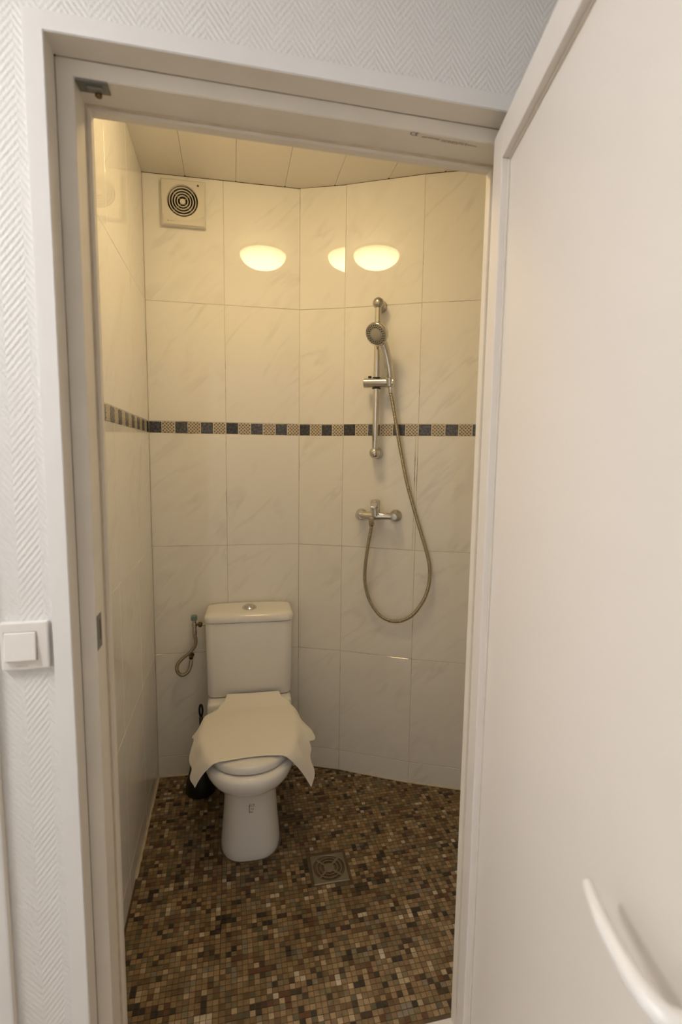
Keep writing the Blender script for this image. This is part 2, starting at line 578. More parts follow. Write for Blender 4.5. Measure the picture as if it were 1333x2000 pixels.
# floor of the shower room: grout bed, mosaic on top
poly = [tuple(FF.w(-.92, 0)[:2]), tuple(FF.w(f4[0] + .02, 0)[:2]), tuple(e4[:2]), P4, P3, P2, PB, PL, tuple(FS.w(-.001, -nearL)[:2])]
flo = link('floor', prism(poly, -.06, -.0004), FGROUT)
tag(flo, 'brown stone mosaic floor of the shower room', 'floor', kind='structure')
PAL = [((.235, .150, .074), 22), ((.185, .118, .060), 20), ((.30, .205, .11), 14), ((.125, .074, .036), 13), ((.165, .125, .062), 12),
       ((.050, .030, .017), 7), ((.027, .020, .014), 5), ((.105, .045, .022), 4), ((.40, .30, .185), 7), ((.20, .165, .115), 8), ((.50, .42, .31), 2), ((.10, .085, .050), 6)]
SMAT = [mat_stone('stone_%d' % i, c) for i, (c, _) in enumerate(PAL)]
PITCH_T, TS, TH = .0163, .0146, .0022
sm = []
for m in SMAT:
    me = box(-TS / 2, TS / 2, -TS / 2, TS / 2, 0, TH)
    me.materials.append(m)
    sm.append(me)
def inside(px, py, pg):
    r = False
    j = len(pg) - 1
    for i in range(len(pg)):
        if (pg[i][1] > py) != (pg[j][1] > py) and px < (pg[j][0] - pg[i][0]) * (py - pg[i][1]) / (pg[j][1] - pg[i][1]) + pg[i][0]:
            r = not r
        j = i
    return r
DRAIN = Frame((-.0269, 1.7050), 11.5)
rs = random.Random(11)
tiles = []
wts = [w_ for _, w_ in PAL]
nx, ny = 96, 84
colr = {}
for iy in range(ny):
    for ix in range(nx):
        lx = .006 + (ix + .5) * PITCH_T
        ly = -.006 - (iy + .5) * PITCH_T
        # the sheets butt with a slightly wider joint every 18 pieces
        lx += .0012 * (ix // 18); ly -= .0012 * (iy // 18)
        P = FS.w(lx, ly)
        if not inside(P.x, P.y, poly):
            continue
        ok = True
        for (dx, dy) in ((-.5, -.5), (.5, -.5), (.5, .5), (-.5, .5)):
            Q = FS.w(lx + dx * TS, ly + dy * TS)
            if not inside(Q.x, Q.y, poly):
                ok = False
        dl = DRAIN.loc(P)
        if abs(dl[0]) < .0735 and abs(dl[1]) < .0735:
            ok = False
        if not ok:
            continue
        nb = [colr.get((ix - 1, iy)), colr.get((ix, iy - 1))]
        nb = [k for k in nb if k is not None]
        if nb and rs.random() < .13:
            k = rs.choice(nb)
        else:
            k = rs.choices(range(len(PAL)), wts)[0]
        colr[(ix, iy)] = k
        dvec = P - Vector((0, 0, CAMH))
        dep = dvec.dot(fw)
        px = 666.5 + FPX * dvec.dot(r2) / dep
        py = 1000 - FPX * dvec.dot(u2) / dep
        vis = 240 < px < 885 and 1480 < py < 2000
        tiles.append((0 if vis else 1, dvec.length, P, k, lx, ly))
tiles.sort(key=lambda t: (t[0], t[1]))
for (_, _, P, k, lx, ly) in tiles[:300]:
    link('mosaic_tile', sm[k], parent=flo, loc=(P.x, P.y, -.0012 + rs.uniform(-.0003, .0003)), rot=(R(rs.uniform(-.7, .7)), R(rs.uniform(-.7, .7)), FS.a + R(rs.uniform(-1, 1))))
vs, fs, mi = [], [], []
for (_, _, P, k, lx, ly) in tiles[300:]:
    a = FS.a + R(rs.uniform(-1, 1))
    ca, sa = math.cos(a) * TS / 2, math.sin(a) * TS / 2
    b0 = len(vs)
    tx, ty = rs.uniform(-.00012, .00012), rs.uniform(-.00012, .00012)
    zt = TH - .0012 + rs.uniform(-.0003, .0003)
    for (sx, sy) in ((-1, -1), (1, -1), (1, 1), (-1, 1)):
        vs.append((P.x + sx * ca - sy * sa, P.y + sx * sa + sy * ca, -.003))
    for (sx, sy) in ((-1, -1), (1, -1), (1, 1), (-1, 1)):
        vs.append((P.x + sx * ca - sy * sa, P.y + sx * sa + sy * ca, zt + sx * tx + sy * ty))
    fs.append((b0 + 4, b0 + 5, b0 + 6, b0 + 7)); mi.append(k)
    for i in range(4):
        j = (i + 1) % 4
        fs.append((b0 + i, b0 + j, b0 + 4 + j, b0 + 4 + i)); mi.append(k)
me = bpy.data.meshes.new('mosaic')
me.from_pydata(vs, [], fs)
for m in SMAT:
    me.materials.append(m)
me.polygons.foreach_set('material_index', mi)
o = link('mosaic_field', me, parent=flo)
o['kind'] = 'stuff'

# ceiling of long PVC boards
co = link('ceiling', prism([tuple(FS.w(-.05, -1.35)[:2]), tuple(FS.w(1.75, -1.0)[:2]), tuple(FS.w(1.75, .2)[:2]), tuple(FS.w(-.05, .2)[:2])], CEIL + .012, CEIL + .05), DARKGAP)
tag(co, 'board ceiling of the shower room with dark seams', 'ceiling', kind='structure')
xs = [-.02, .172] + [.172 + .2075 * i for i in range(1, 8)]
bd = {}
for a, b in zip(xs, xs[1:]):
    k = round(b - a, 4)
    if k not in bd:
        bd[k] = box(-k / 2 + .0005, k / 2 - .0005, -1.55, .12, 0, .01, .0010, 1)
        bd[k].materials.append(PVC)
    link('ceiling_board', bd[k], parent=co, loc=FS.w((a + b) / 2, 0, CEIL), rot=(0, 0, FS.a))

seam = lathe((0, 0, -.001), (0, 0, 1), [(0, .0), (.0005, .0032), (.004, .0042)], 10)
seam.materials.append(DARKGAP)
def back_y(lx):
    # where the line at local x meets the back walls
    for A, B_ in ((PL, PB), (PB, P2), (P2, P3), (P3, (F4.w(len4, 0).x, F4.w(len4, 0).y))):
        a, b = FS.loc(A), FS.loc(B_)
        if a[0] <= lx <= b[0]:
            return a[1] + (b[1] - a[1]) * (lx - a[0]) / (b[0] - a[0])
    return 0.0
for lx in xs[1:-2]:
    if lx < FS.loc(F4.w(len4, 0))[0]:
        link('seam_end', seam, parent=co, loc=FS.w(lx, back_y(lx) - .003, CEIL))
# caulk beads along the floor edges, dark gap lines along the ceiling
def bead(name, a, b, z, r, m, label, n=40, rr=None, wig=.0008):
    rg = random.Random(hash((round(a[0], 3), round(z, 3))) & 255)
    pts = [Vector((a[0], a[1], z)).lerp(Vector((b[0], b[1], z)), i / n) + Vector((rg.uniform(-wig, wig), rg.uniform(-wig, wig), rg.uniform(-wig, wig))) for i in range(n + 1)]
    o = link(name, tube(pts, lambda i: r * rg.uniform(.75, 1.25), 8), m, smooth=True)
    tag(o, label, 'trim', kind='structure')
bead('trim_1', FS.w(.002, -.002), FS.w(.002, -.585), .001, .0048, CAULK, 'tan caulk bead where the left wall meets the floor')
bead('trim_2', FL.w(.0, -.002), FL.w(lenL, -.002), .001, .0042, CAULK, 'tan caulk bead under the tiles behind the toilet')
bead('trim_3', F3.w(.05, -.001), F3.w(len3, -.001), .0005, .0028, CAULK, 'worn caulk bead under the shower wall tiles')
bead('trim_4', F4.w(.0, -.001), F4.w(.3, -.001), .0005, .0036, CAULK, 'pale caulk bead on the floor beside the doorway')

SHADOWLINE = mat('shadow_gap', (.17, .11, .055), .9, noise=.5, nscale=25)  # dark bead colour stands in for the shaded gap under the ceiling
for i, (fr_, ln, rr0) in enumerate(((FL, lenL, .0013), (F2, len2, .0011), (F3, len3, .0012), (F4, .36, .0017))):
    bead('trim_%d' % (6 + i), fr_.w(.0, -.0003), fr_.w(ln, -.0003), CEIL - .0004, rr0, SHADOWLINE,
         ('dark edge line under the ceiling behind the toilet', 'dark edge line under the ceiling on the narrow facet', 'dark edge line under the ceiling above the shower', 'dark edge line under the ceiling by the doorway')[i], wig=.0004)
# ------------------------------------------------------------------ structure: doorway and hall
HZ = 2.62
HU0, HU1, HV0 = -2.3, .60, -2.1
def wall_with_opening():
    bm = bmesh.new()
    y0, y1 = WALLV, 0.0
    rl, rr_, zt = -.8445, .0505, 2.1785
    bm_box(bm, HU0 - .1, rl, y0, y1, 0, CEIL + .05)
    bm_box(bm, rr_, 1.15, y0, y1, 0, CEIL + .05)
    bm_box(bm, rl, rr_, y0, y1, zt, CEIL + .05)
    return from_bm(bm)
wf = link('wall_front', wall_with_opening(), WALLPAPER, loc=FF.p, rot=(0, 0, FF.a))
tag(wf, 'white embossed chevron wallpaper wall around the doorway', 'wall', kind='structure')
tag(link('wall_hall_left', box(HU0 - .1, HU0, HV0 - .1, WALLV, 0, HZ), PLASTER, loc=FF.p, rot=(0, 0, FF.a)), 'plain white left wall of the hall', 'wall', kind='structure')
tag(link('wall_hall_right', box(HU1, HU1 + .1, HV0 - .1, WALLV, 0, HZ), PLASTER, loc=FF.p, rot=(0, 0, FF.a)), 'plain white wall of the hall behind the open door', 'wall', kind='structure')
tag(link('wall_hall_back', box(HU0, HU1, HV0 - .1, HV0, 0, HZ), PLASTER, loc=FF.p, rot=(0, 0, FF.a)), 'plain white end wall of the hall behind the camera', 'wall', kind='structure')
tag(link('floor_hall', box(HU0, HU1, HV0, WALLV, -.06, 0), LAMINATE, loc=FF.p, rot=(0, 0, FF.a)), 'brown laminate floor of the hall', 'floor', kind='structure')
tag(link('ceiling_hall', box(HU0, HU1, HV0, WALLV, HZ, HZ + .08), PLASTER, loc=FF.p, rot=(0, 0, FF.a)), 'plain white ceiling of the hall', 'ceiling', kind='structure')

# rebated frame: profile swept up the left side, across, down the right side
# stations: (u inset from the outer reveal, v)
def frame_piece(prof_uv, seg):
    """prof_uv: closed outline [(inset, v)], inset 0 = outer line, positive = towards the opening"""
    bm = bmesh.new()
    outL, outR, outT = -.840, .046, 2.174
    rings = []
    for st in (seg, seg + 1):
        ring = []
        for (i, v) in prof_uv:
            if st == 0: c = (outL + i, v, 0.0)
            elif st == 1: c = (outL + i, v, outT - i)
            elif st == 2: c = (outR - i, v, outT - i)
            else: c = (outR - i, v, 0.0)
            ring.append(bm.verts.new(c))
        rings.append(ring)
    n = len(prof_uv)
    for A, B in zip(rings, rings[1:]):
        for i in range(n):
            j = (i + 1) % n
            bm.faces.new((A[i], A[j], B[j], B[i]))
    bm.faces.new(rings[0]); bm.faces.new(rings[-1][::-1])
    es = [e for e in bm.edges if e.calc_length() > .5]
    wmin = min(math.dist(prof_uv[i], prof_uv[i - 1]) for i in range(n))
    bmesh.ops.bevel(bm, geom=es, offset=min(.0013, wmin * .2), segments=2, affect='EDGES')
    return from_bm(bm)
fr = empty('door_frame', FF.p, FF.a)
tag(fr, 'cream rebated door frame lining the shower room doorway', 'door frame')
prof = [(0, -.094), (.0290, -.094), (.0290, -.0225), (.0375, -.0225), (.0375, -.0), (0, -.0)]
SEGN = ('jamb', 'lintel', 'jamb')
fparts = [smooth_by_angle(link(SEGN[k], frame_piece(prof, k), FRAMEPAINT, parent=fr), 30) for k in range(3)]
# narrow dark seal against the stop and the joint between frame and wall reveal
seal = [(.0285, -.0265), (.0325, -.0265), (.0325, -.0215), (.0285, -.0215)]
for k in range(3):
    link('seal_strip', frame_piece(seal, k), CAULK, parent=fparts[k])['label'] = 'tan sealing strip along the stop'
# hairline joint
gap = [(-.001, -.0952), (.0006, -.0952), (.0006, -.0935), (-.001, -.0935)]
for k in range(3):
    link('joint_line', frame_piece(gap, k), mat('joint_dirt', (.36, .30, .22), .8, noise=.4, nscale=12), parent=fparts[k])
# casing : flat white surround, lining the reveal
cas = [(-.031, WALLV + .001), (-.031, CASV), (-.0002, CASV), (-.0002, WALLV + .001)]
lin = [(-.004, CASV + .0015), (.0, CASV + .0015), (.0, -.0945), (-.004, -.0945)]
cs = empty('door_casing', FF.p, FF.a)
tag(cs, 'flat white painted casing framing the doorway on the wallpaper', 'casing')
for k in range(3):
    smooth_by_angle(link('casing_board', frame_piece(cas, k), PAINT, parent=cs), 30)
    link('reveal_lining', frame_piece(lin, k), FRAMEPAINT, parent=cs)['label'] = 'cream lining of the reveal'
# neighbouring casing at the far left edge
nc = empty('door_casing', FF.w(-.999, 0), FF.a)
tag(nc, 'white casing edge at the far left beside the light switch', 'casing')
link('casing_board', box(-.062, .0285, CASV - .004, WALLV, 0, 2.2, .004, 2), PAINT, parent=nc)
link('casing_bead', box(.022, .031, CASV - .001, WALLV, 0, 2.2, .003, 2), mat('cream_bead', (.72, .66, .57), .5, noise=.05), parent=nc)
link('casing_board', box(-.765, -.703, CASV - .004, WALLV, 0, 2.2, .004, 2), PAINT, parent=nc)
link('casing_board', box(-.703, -.062, CASV - .004, WALLV, 2.138, 2.2, .004, 2), PAINT, parent=nc)
d2 = empty('door_2', FF.w(-1.3815, 0), FF.a)
tag(d2, 'closed white door beyond the far left casing', 'door', kind='structure')
link('leaf_panel', box(-.255, .255, WALLV - .003, WALLV, .075, 2.065, .001, 1), DOORPAINT, parent=d2)
for (a, b, c, d) in ((-.317, -.255, .01, 2.134), (.255, .317, .01, 2.134), (-.255, .255, 2.065, 2.134), (-.255, .255, .01, .075)):
    link('border_rail', box(a, b, WALLV - .009, WALLV, c, d, .0015, 1), DOORPAINT, parent=d2)
# threshold
th = link('trim_5', box(UL - .0375, UR + .04, -.138, .004, -.02, .0022, .001, 1), mat('pale_sill', (.70, .66, .62), .5, noise=.05), loc=FF.p, rot=(0, 0, FF.a))
tag(th, 'pale threshold strip at the foot of the right jamb', 'threshold', kind='structure')

# strike plate in the left rebate
sp = link('strike_plate', box(-.003, .0008, -.022, .012, -.034, .034, .0006, 1), ZINC, parent=fr, loc=(-.811, -.070, 1.163))
sp['label'] = 'grey metal strike plate'
link('latch_slot', box(.0002, .0011, -.004, .0085, -.018, .022, .0003, 1), BLACK, parent=sp)
smooth_by_angle(link('nail_hole', lathe((-.8395, -.0950, 2.1745), (0, -1, 0), [(0, .0030), (.0016, .0026), (.0017, 0)], 10), DARKGAP, parent=fr))
# latch keeper under the lintel
kp = link('latch_keeper', box(-.0275, .024, -.016, .015, -.0022, .0015, .001, 1), ZINC, parent=fr, loc=(-.782, -.078, 2.144))
kp['label'] = 'dark grey latch keeper in the upper corner'
smooth_by_angle(link('pin', lathe((.004, .011, -.001), (0, 0, -1), [(0, .006), (.007, .006), (.009, .004), (.0095, 0)], 16), BRASS, parent=kp))
link('tongue', box(-.012, .014, -.006, .008, -.006, -.001, .0015, 1), ZINC, parent=kp)
# marks printed under the lintel
def under(me, u, v, name, m):
    o = link(name, me, m, parent=fparts[1], loc=(u, v, 2.1438), rot=(R(180), 0, 0))
    return o
under(text_mesh('CE', .0145), -.2030, -.0835, 'lettering', PRINT)
bm = bmesh.new()
for i in range(9):
    bm_box(bm, i * .0042, i * .0042 + rs.uniform(.002, .0034), -.0012, .0026, -.0001, .0001)
under(from_bm(bm), -.176, -.0828, 'faint_print', PRINTPALE)
bm = bmesh.new()
xx = 0
for i in range(12):
    wd = rs.uniform(.0028, .0044)
    bm_box(bm, xx, xx + .0011, -.0030, .0042, -.0001, .0001)
    if i % 3 != 1: bm_box(bm, xx, xx + wd * .8, .0030, .0042, -.0001, .0001)
    if i % 4 != 2: bm_box(bm, xx, xx + wd * .8, -.0002, .0009, -.0001, .0001)
    if i % 2: bm_box(bm, xx, xx + wd * .8, -.0030, -.0019, -.0001, .0001)
    xx += wd + .0011
bm_box(bm, xx, xx + .02, -.0012, .0004, -.0001, .0001)
under(from_bm(bm), -.1330, -.0800, 'smudged_print', PRINTPALE)

# ------------------------------------------------------------------ door leaf, opened towards the viewer
FD = Frame((.3003, 1.0975), 89.0)      # local x runs away from the viewer along the leaf, local y to the left
DW, DT = .80, 2.1480
STEP = .016
dr = empty('door_1', (FD.p.x, FD.p.y, 0), FD.a)
tag(dr, 'open white door with raised border at the right edge', 'door', kind='structure')
# local: x from -DW (free edge) to 0 (hinge edge), y = 0 lip face, y < 0 behind it
B = .062
link('leaf_panel', box(-DW + .012, -.012, -.040, -STEP, .020, DT - .012, .001, 1), DOORPAINT, parent=dr)
LIPM = DOORPAINT
link('hinge_stile', box(-B, 0, -.040, 0, .012, DT, .0016, 2), LIPM, parent=dr)
link('lock_stile', box(-DW, -DW + B, -.040, 0, .012, DT, .0016, 2), LIPM, parent=dr)
link('top_rail', box(-DW + B, -B, -.040, 0, DT - .068, DT, .0016, 2), LIPM, parent=dr)
link('bottom_rail', box(-DW + B, -B, -.040, 0, .012, .09, .0016, 2), LIPM, parent=dr)
bdm = mat('cream_bead', (.66, .60, .50), .5)
link('glazing_bead', box(-DW + B, -B - .0, -STEP, -STEP + .004, DT - .0715, DT - .068, .0008, 1), bdm, parent=dr)
link('glazing_bead', box(-B - .0035, -B, -STEP, -STEP + .004, .09, DT - .068, .0008, 1), bdm, parent=dr)
for hz in (.25, 1.1, 1.9):
    smooth_by_angle(link('hinge', lathe((.006, -.046, hz - .05), (0, 0, 1), [(0, .004), (.002, .006), (.098, .006), (.1, .004)], 16), STEEL, parent=dr))

# lever handle
HX, HZc = -.752, 1.070
lev = catmull([(0, .004, HZc), (0, .022, HZc), (.006, .041, HZc + .001), (.032, .0505, HZc + .003), (.075, .0525, HZc + .004), (.102, .0500, HZc + .003), (.124, .0460, HZc + .001), (.1380, .0425, HZc)], 8)
nl = len(lev)
def lr(i):
    t = i / (nl - 1)
    r = .0108 + (.0050 - .0108) * max(0, (t - .25) / .75) ** .8
    if i >= nl - 2:
        r *= (.75, .35)[i - nl + 2]
    return r
hd = link('door_handle', tube(lev, lr, 16), HANDLEW, parent=dr, loc=(HX, -STEP, 0), smooth=True)
hd['label'] = 'curved white lever handle'
smooth_by_angle(link('rosette', lathe((0, 0, HZc), (0, 1, 0), [(0, .026), (.006, .026), (.009, .023), (.0095, 0)], 32), HANDLEW, parent=hd))

# ------------------------------------------------------------------ light switch
sw = empty('light_switch', FF.w(-.9150, WALLV, 1.168), FF.a)
tag(sw, 'white rocker light switch on the chevron wallpaper', 'light switch')
bm = bmesh.new()
bm_box(bm, -.0395, .0375, -.0105, .0, -.0435, .0435, .003, 2)
cpl = link('cover_plate', from_bm(bm), SWITCH, parent=sw)
bm = bmesh.new()
bm_box(bm, -.0330, .0183, -.0150, -.008, -.0255, .0255, .0022, 2)
for v in bm.verts:
    if v.co.y < -.011:
        v.co.y += .0022 * (v.co.z / .0255)          # rocker tipped: top pressed in
link('rocker', from_bm(bm), SWITCH, parent=sw)
bm = bmesh.new()
bm_box(bm, -.0337, .0190, -.0108, -.0100, -.0262, .0262)
link('gap', from_bm(bm), mat('switch_gap', (.25, .20, .16), .7), parent=sw)
link('notch', box(-.016, .004, -.0109, -.010, -.0375, -.0355, .0003, 1), mat('switch_notch', (.60, .55, .50), .5), parent=cpl)

# ------------------------------------------------------------------ lamps
def dome_lamp(name, P, r, hgt, em, label, rim):
    t = empty(name, P)
    tag(t, label, 'ceiling lamp')
    smooth_by_angle(link('base_ring', lathe((0, 0, 0), (0, 0, -1), [(0, r * .97), (.012, r * .97), (.016, r * .93), (.016, 0)], 48), rim, parent=t))
    pr = [(.014, r * .95), (.016, r)]
    for i in range(1, 13):
        a = i / 12 * math.pi / 2
        pr.append((.016 + (hgt - .016) * math.sin(a), r * math.cos(a) if i < 12 else 0))
    link('glass_dome', lathe((0, 0, 0), (0, 0, -1), pr, 48), em, parent=t, smooth=True)
    return t
LP = FF.w(-.418, .487, CEIL)
dome_lamp('ceiling_lamp', LP, .130, .090, mat_emit('lit_warm_glass', *BATH_EMIT), 'warm glowing dome lamp on the shower room ceiling', PAINT)
HL = FF.w(HALL_LAMP_UV[0], HALL_LAMP_UV[1], HZ)
dome_lamp('ceiling_lamp', HL, .20, .13, mat_emit('lit_white_glass', *HALL_EMIT), 'white dome lamp on the hall ceiling', PAINT)

# ------------------------------------------------------------------ extractor fan
fn = empty('extractor_fan', FL.w(.166, 0, 2.5435), FL.a)
tag(fn, 'square ivory extractor fan with round ring grille high on the wall', 'extractor fan')
def square_with_hole(hx, hz, r, cx, cz, y0, y1, n=64):
    bm = bmesh.new()
    ci, so = [], []
    for i in range(n):
        a = 2 * math.pi * i / n
        c, s = math.cos(a), math.sin(a)
        ci.append((cx + r * c, cz + r * s))
        k = min(hx / abs(c) if abs(c) > 1e-6 else 9, hz / abs(s) if abs(s) > 1e-6 else 9)
        so.append((k * c, k * s))
    # snap the nearest outline points to the corners
    for (sx, sz) in ((1, 1), (1, -1), (-1, 1), (-1, -1)):
        j = min(range(n), key=lambda i: (so[i][0] - sx * hx) ** 2 + (so[i][1] - sz * hz) ** 2)
        so[j] = (sx * hx, sz * hz)
    def ring(pts, y): return [bm.verts.new((x, y, z)) for x, z in pts]
    b = .004
    so_in = [(x * (1 - b / hx), z * (1 - b / hz)) for x, z in so]
    A = ring(so, y1); B_ = ring(so, y0 + b); C = ring(so_in, y0); D = ring([(cx + (x - cx) * 1.04, cz + (z - cz) * 1.04) for x, z in ci], y0); E_ = ring(ci, y0 + .003); F_ = ring(ci, y1)
    for P, Q in ((A, B_), (B_, C), (C, D), (D, E_), (E_, F_)):
        for i in range(n):
            j = (i + 1) % n
            bm.faces.new((P[i], P[j], Q[j], Q[i]))
    return from_bm(bm)
FR, FCX, FCZ = .0615, -.003, .009
fpl = smooth_by_angle(link('face_plate', square_with_hole(.0885, .0905, FR, FCX, FCZ, -.024, .0), IVORY, parent=fn), 40)
smooth_by_angle(link('duct', lathe((FCX, -.003, FCZ), (0, 1, 0), [(0, FR + .001), (.004, FR + .001), (.004, 0)], 48), FANDARK, parent=fn))
def torus_ring(cx, y, cz, r, t, n=48, yt=None):
    bm = bmesh.new()
    yt = yt or t
    m_ = 8
    rg = []
    for i in range(n):
        a = 2 * math.pi * i / n
        rg.append([bm.verts.new((cx + (r + t * math.cos(2 * math.pi * k / m_)) * math.cos(a), y + yt * math.sin(2 * math.pi * k / m_), cz + (r + t * math.cos(2 * math.pi * k / m_)) * math.sin(a))) for k in range(m_)])
    for i in range(n):
        for k in range(m_):
            bm.faces.new((rg[i][k], rg[(i + 1) % n][k], rg[(i + 1) % n][(k + 1) % m_], rg[i][(k + 1) % m_]))
    return from_bm(bm)
for r in (.0535, .0425, .0320, .0215):
    link('grille_ring', torus_ring(FCX, -.0155, FCZ, r, .0022, yt=.0055), IVORY, parent=fn, smooth=True)
smooth_by_angle(link('hub', lathe((FCX, -.008, FCZ), (0, -1, 0), [(0, .0115), (.008, .0115), (.0105, .009), (.011, 0)], 32), IVORY, parent=fn))
for a in (45, 135, 225, 315):
    c, s = math.cos(R(a)), math.sin(R(a))
    bm = bmesh.new()
    bm_tube(bm, [Vector((FCX + c * .010, -.010, FCZ + s * .010)), Vector((FCX + c * .061, -.010, FCZ + s * .061))], .0016, 6)
    link('grille_spoke', from_bm(bm), mat('fan_spoke', (.45, .40, .30), .4), parent=fn)
smooth_by_angle(link('screw', lathe((.060, -.0235, .072), (0, -1, 0), [(0, .0048), (.0012, .0044), (.0014, 0)], 16), mat('screw_dark', (.14, .10, .05), .5), parent=fpl))
# shallow swept lower lip of the cover
def lip_mesh():
    bm = bmesh.new()
    n = 28
    A, Bq, C = [], [], []
    for i in range(n + 1):
        x = -.081 + .162 * i / n
        zt = -.046 - .024 * (1 - (x / .081) ** 2)
        A.append(bm.verts.new((x, -.0238, zt)))
        Bq.append(bm.verts.new((x, -.0285, zt - .0065)))
        C.append(bm.verts.new((x, -.0262, -.0875)))
    for i in range(n):
        bm.faces.new((A[i], A[i + 1], Bq[i + 1], Bq[i]))
        bm.faces.new((Bq[i], Bq[i + 1], C[i + 1], C[i]))
    return from_bm(bm)
link('lower_lip', lip_mesh(), IVORY, parent=fpl, smooth=True)
bm = bmesh.new()
bm_lathe(bm, (-.061, -.0274, -.0745), (0, -1, 0), [(0, .0030), (.0004, .0030)], 12)
for i in range(7):
    bm_box(bm, -.053 + i * .0040, -.053 + i * .0040 + .0026, -.0280, -.0262, -.0762, -.0736)
link('logo_print', from_bm(bm), mat('pale_logo', (.52, .44, .30), .5), parent=fpl)

# ------------------------------------------------------------------ toilet
TX = .4245
tl = empty('toilet', FL.w(TX, 0, 0), FL.a)
tag(tl, 'white ceramic close-coupled toilet against the tiled back wall', 'toilet')
def sring(bm, z, qf, qb, hw, ex=2.4, n=40, qm=None):
    """closed outline; front is an ellipse-like end, back squarer; q = distance out from the wall"""
    qc = qm if qm is not None else (qf + qb) / 2
    out = []
    for i in range(n):
        a = 2 * math.pi * i / n
        c, s = math.cos(a), math.sin(a)
        x = hw * math.copysign(abs(c) ** (2 / ex), c)
        e2 = 2.15 if s >= 0 else 4.5
        if s < 0:
            x = hw * math.copysign(abs(c) ** (2 / 4.5), c)
        else:
            x = hw * math.copysign(abs(c) ** (2 / ex), c)
        q = qc + ((qf - qc) if s >= 0 else (qc - qb)) * math.copysign(abs(s) ** (2 / e2), s)
        out.append(bm.verts.new((x, -q, z)))
    return out
def loft(rings_def, cap_top=True, cap_bot=True):
    bm = bmesh.new()
    rr = [sring(bm, *a) for a in rings_def]
    n = len(rr[0])
    for A, Bq in zip(rr, rr[1:]):
        for i in range(n):
            j = (i + 1) % n
            bm.faces.new((A[i], A[j], Bq[j], Bq[i]))
    if cap_bot: bm.faces.new(rr[0][::-1])
    if cap_top: bm.faces.new(rr[-1])
    return from_bm(bm)
pan = loft([(0.0, .568, .17, .114, 3.0, 40, .44), (.004, .570, .17, .1155, 3.0, 40, .44), (.03, .567, .175, .113, 3.0, 40, .44), (.10, .560, .18, .1065, 2.9, 40, .43), (.18, .556, .18, .1015, 2.8, 40, .42),
            (.235, .557, .18, .1005, 2.7, 40, .41), (.258, .563, .178, .104, 2.6, 40, .41), (.274, .580, .175, .114, 2.45, 40, .41), (.288, .606, .17, .131, 2.3, 40, .41), (.303, .631, .16, .148, 2.25, 40, .41),
            (.322, .656, .15, .163, 2.25, 40, .41), (.346, .677, .13, .1745, 2.25, 40, .41), (.370, .689, .11, .180, 2.25, 40, .41), (.388, .692, .10, .1805, 2.25, 40, .41), (.399, .687, .10, .178, 2.25, 40, .41), (.4035, .675, .10, .171, 2.25, 40, .41), (.404, .655, .11, .155, 2.25, 40, .41)])
pano = link('pan', pan, CERAMIC, parent=tl, smooth=True)
deck = box(-.181, .181, -.222, -.012, .36, .4525, .022, 4)
link('pan_deck', deck, CERAMIC, parent=tl, smooth=True)
seat = loft([(.4035, .640, .21, .158, 2.25, 40, .41), (.405, .644, .21, .160, 2.25, 40, .41), (.416, .644, .21, .160, 2.25, 40, .41), (.418, .640, .21, .157, 2.25, 40, .41)])
link('seat_ring', seat, SEATPL, parent=tl, smooth=True)
lid = loft([(.4185, .646, .210, .160, 2.25, 40, .41), (.4085, .662, .205, .168, 2.25, 40, .41), (.4105, .668, .203, .172, 2.25, 40, .41), (.431, .668, .203, .172, 2.25, 40, .41), (.4365, .660, .207, .168, 2.25, 40, .41), (.440, .640, .215, .155, 2.25, 40, .41), (.4425, .56, .25, .11, 2.25, 40, .41), (.4432, .47, .32, .05, 2.25, 40, .41)])
lido = link('seat_lid', lid, SEATPL, parent=tl, smooth=True)
for s in (-1, 1):
    link('lid_hinge', lathe((s * .075 - .014, -.215, .448), (1, 0, 0), [(0, .008), (.001, .010), (.027, .010), (.028, .008)], 16), SEATPL, parent=lido, smooth=True)
# cistern, slightly wider at the top
def tank_mesh():
    bm = bmesh.new()
    rings = []
    def rr(z, hw, q0, q1, r, n=6):
        pts = []
        for (cx, cq, a0) in ((hw - r, q1 - r, 0), (-hw + r, q1 - r, 90), (-hw + .012, q0 + .012, 180), (hw - .012, q0 + .012, 270)):
            rad = r if cq > (q0 + q1) / 2 else .012
            for k in range(n + 1):
                a = R(a0 + 90 * k / n)
                pts.append(bm.verts.new((cx + rad * math.cos(a), -(cq + rad * math.sin(a)), z)))
        return pts
    for (z, hw, q1, r) in ((.4545, .172, .158, .026), (.4575, .1805, .172, .032), (.468, .1835, .177, .034), (.62, .1855, .180, .034), (.785, .1875, .182, .034), (.7895, .1865, .181, .033)):
        rings.append(rr(z, hw, .012, q1, r))
    n = len(rings[0])
    for A, Bq in zip(rings, rings[1:]):
        for i in range(n):
            j = (i + 1) % n
            bm.faces.new((A[i], A[j], Bq[j], Bq[i]))
    bm.faces.new(rings[0][::-1]); bm.faces.new(rings[-1])
    a = from_bm(bm)
    bm = bmesh.new()
    rings = []
    for (z, hw, q1, r) in ((.7915, .1865, .181, .034), (.793, .1905, .186, .036), (.797, .192, .1875, .037), (.812, .1915, .187, .037), (.822, .187, .182, .034), (.8265, .178, .172, .03), (.829, .15, .15, .03), (.8305, .09, .12, .03)):
        rings.append(rr(z, hw, .010, q1, r))
    for A, Bq in zip(rings, rings[1:]):
        for i in range(n):
            j = (i + 1) % n
            bm.faces.new((A[i], A[j], Bq[j], Bq[i]))
    bm.faces.new(rings[0][::-1]); bm.faces.new(rings[-1])
    return a, from_bm(bm)
ta, tb = tank_mesh()
smooth_by_angle(link('cistern', ta, CERAMIC, parent=tl), 50)
clid = smooth_by_angle(link('cistern_lid', tb, CERAMIC, parent=tl), 50)
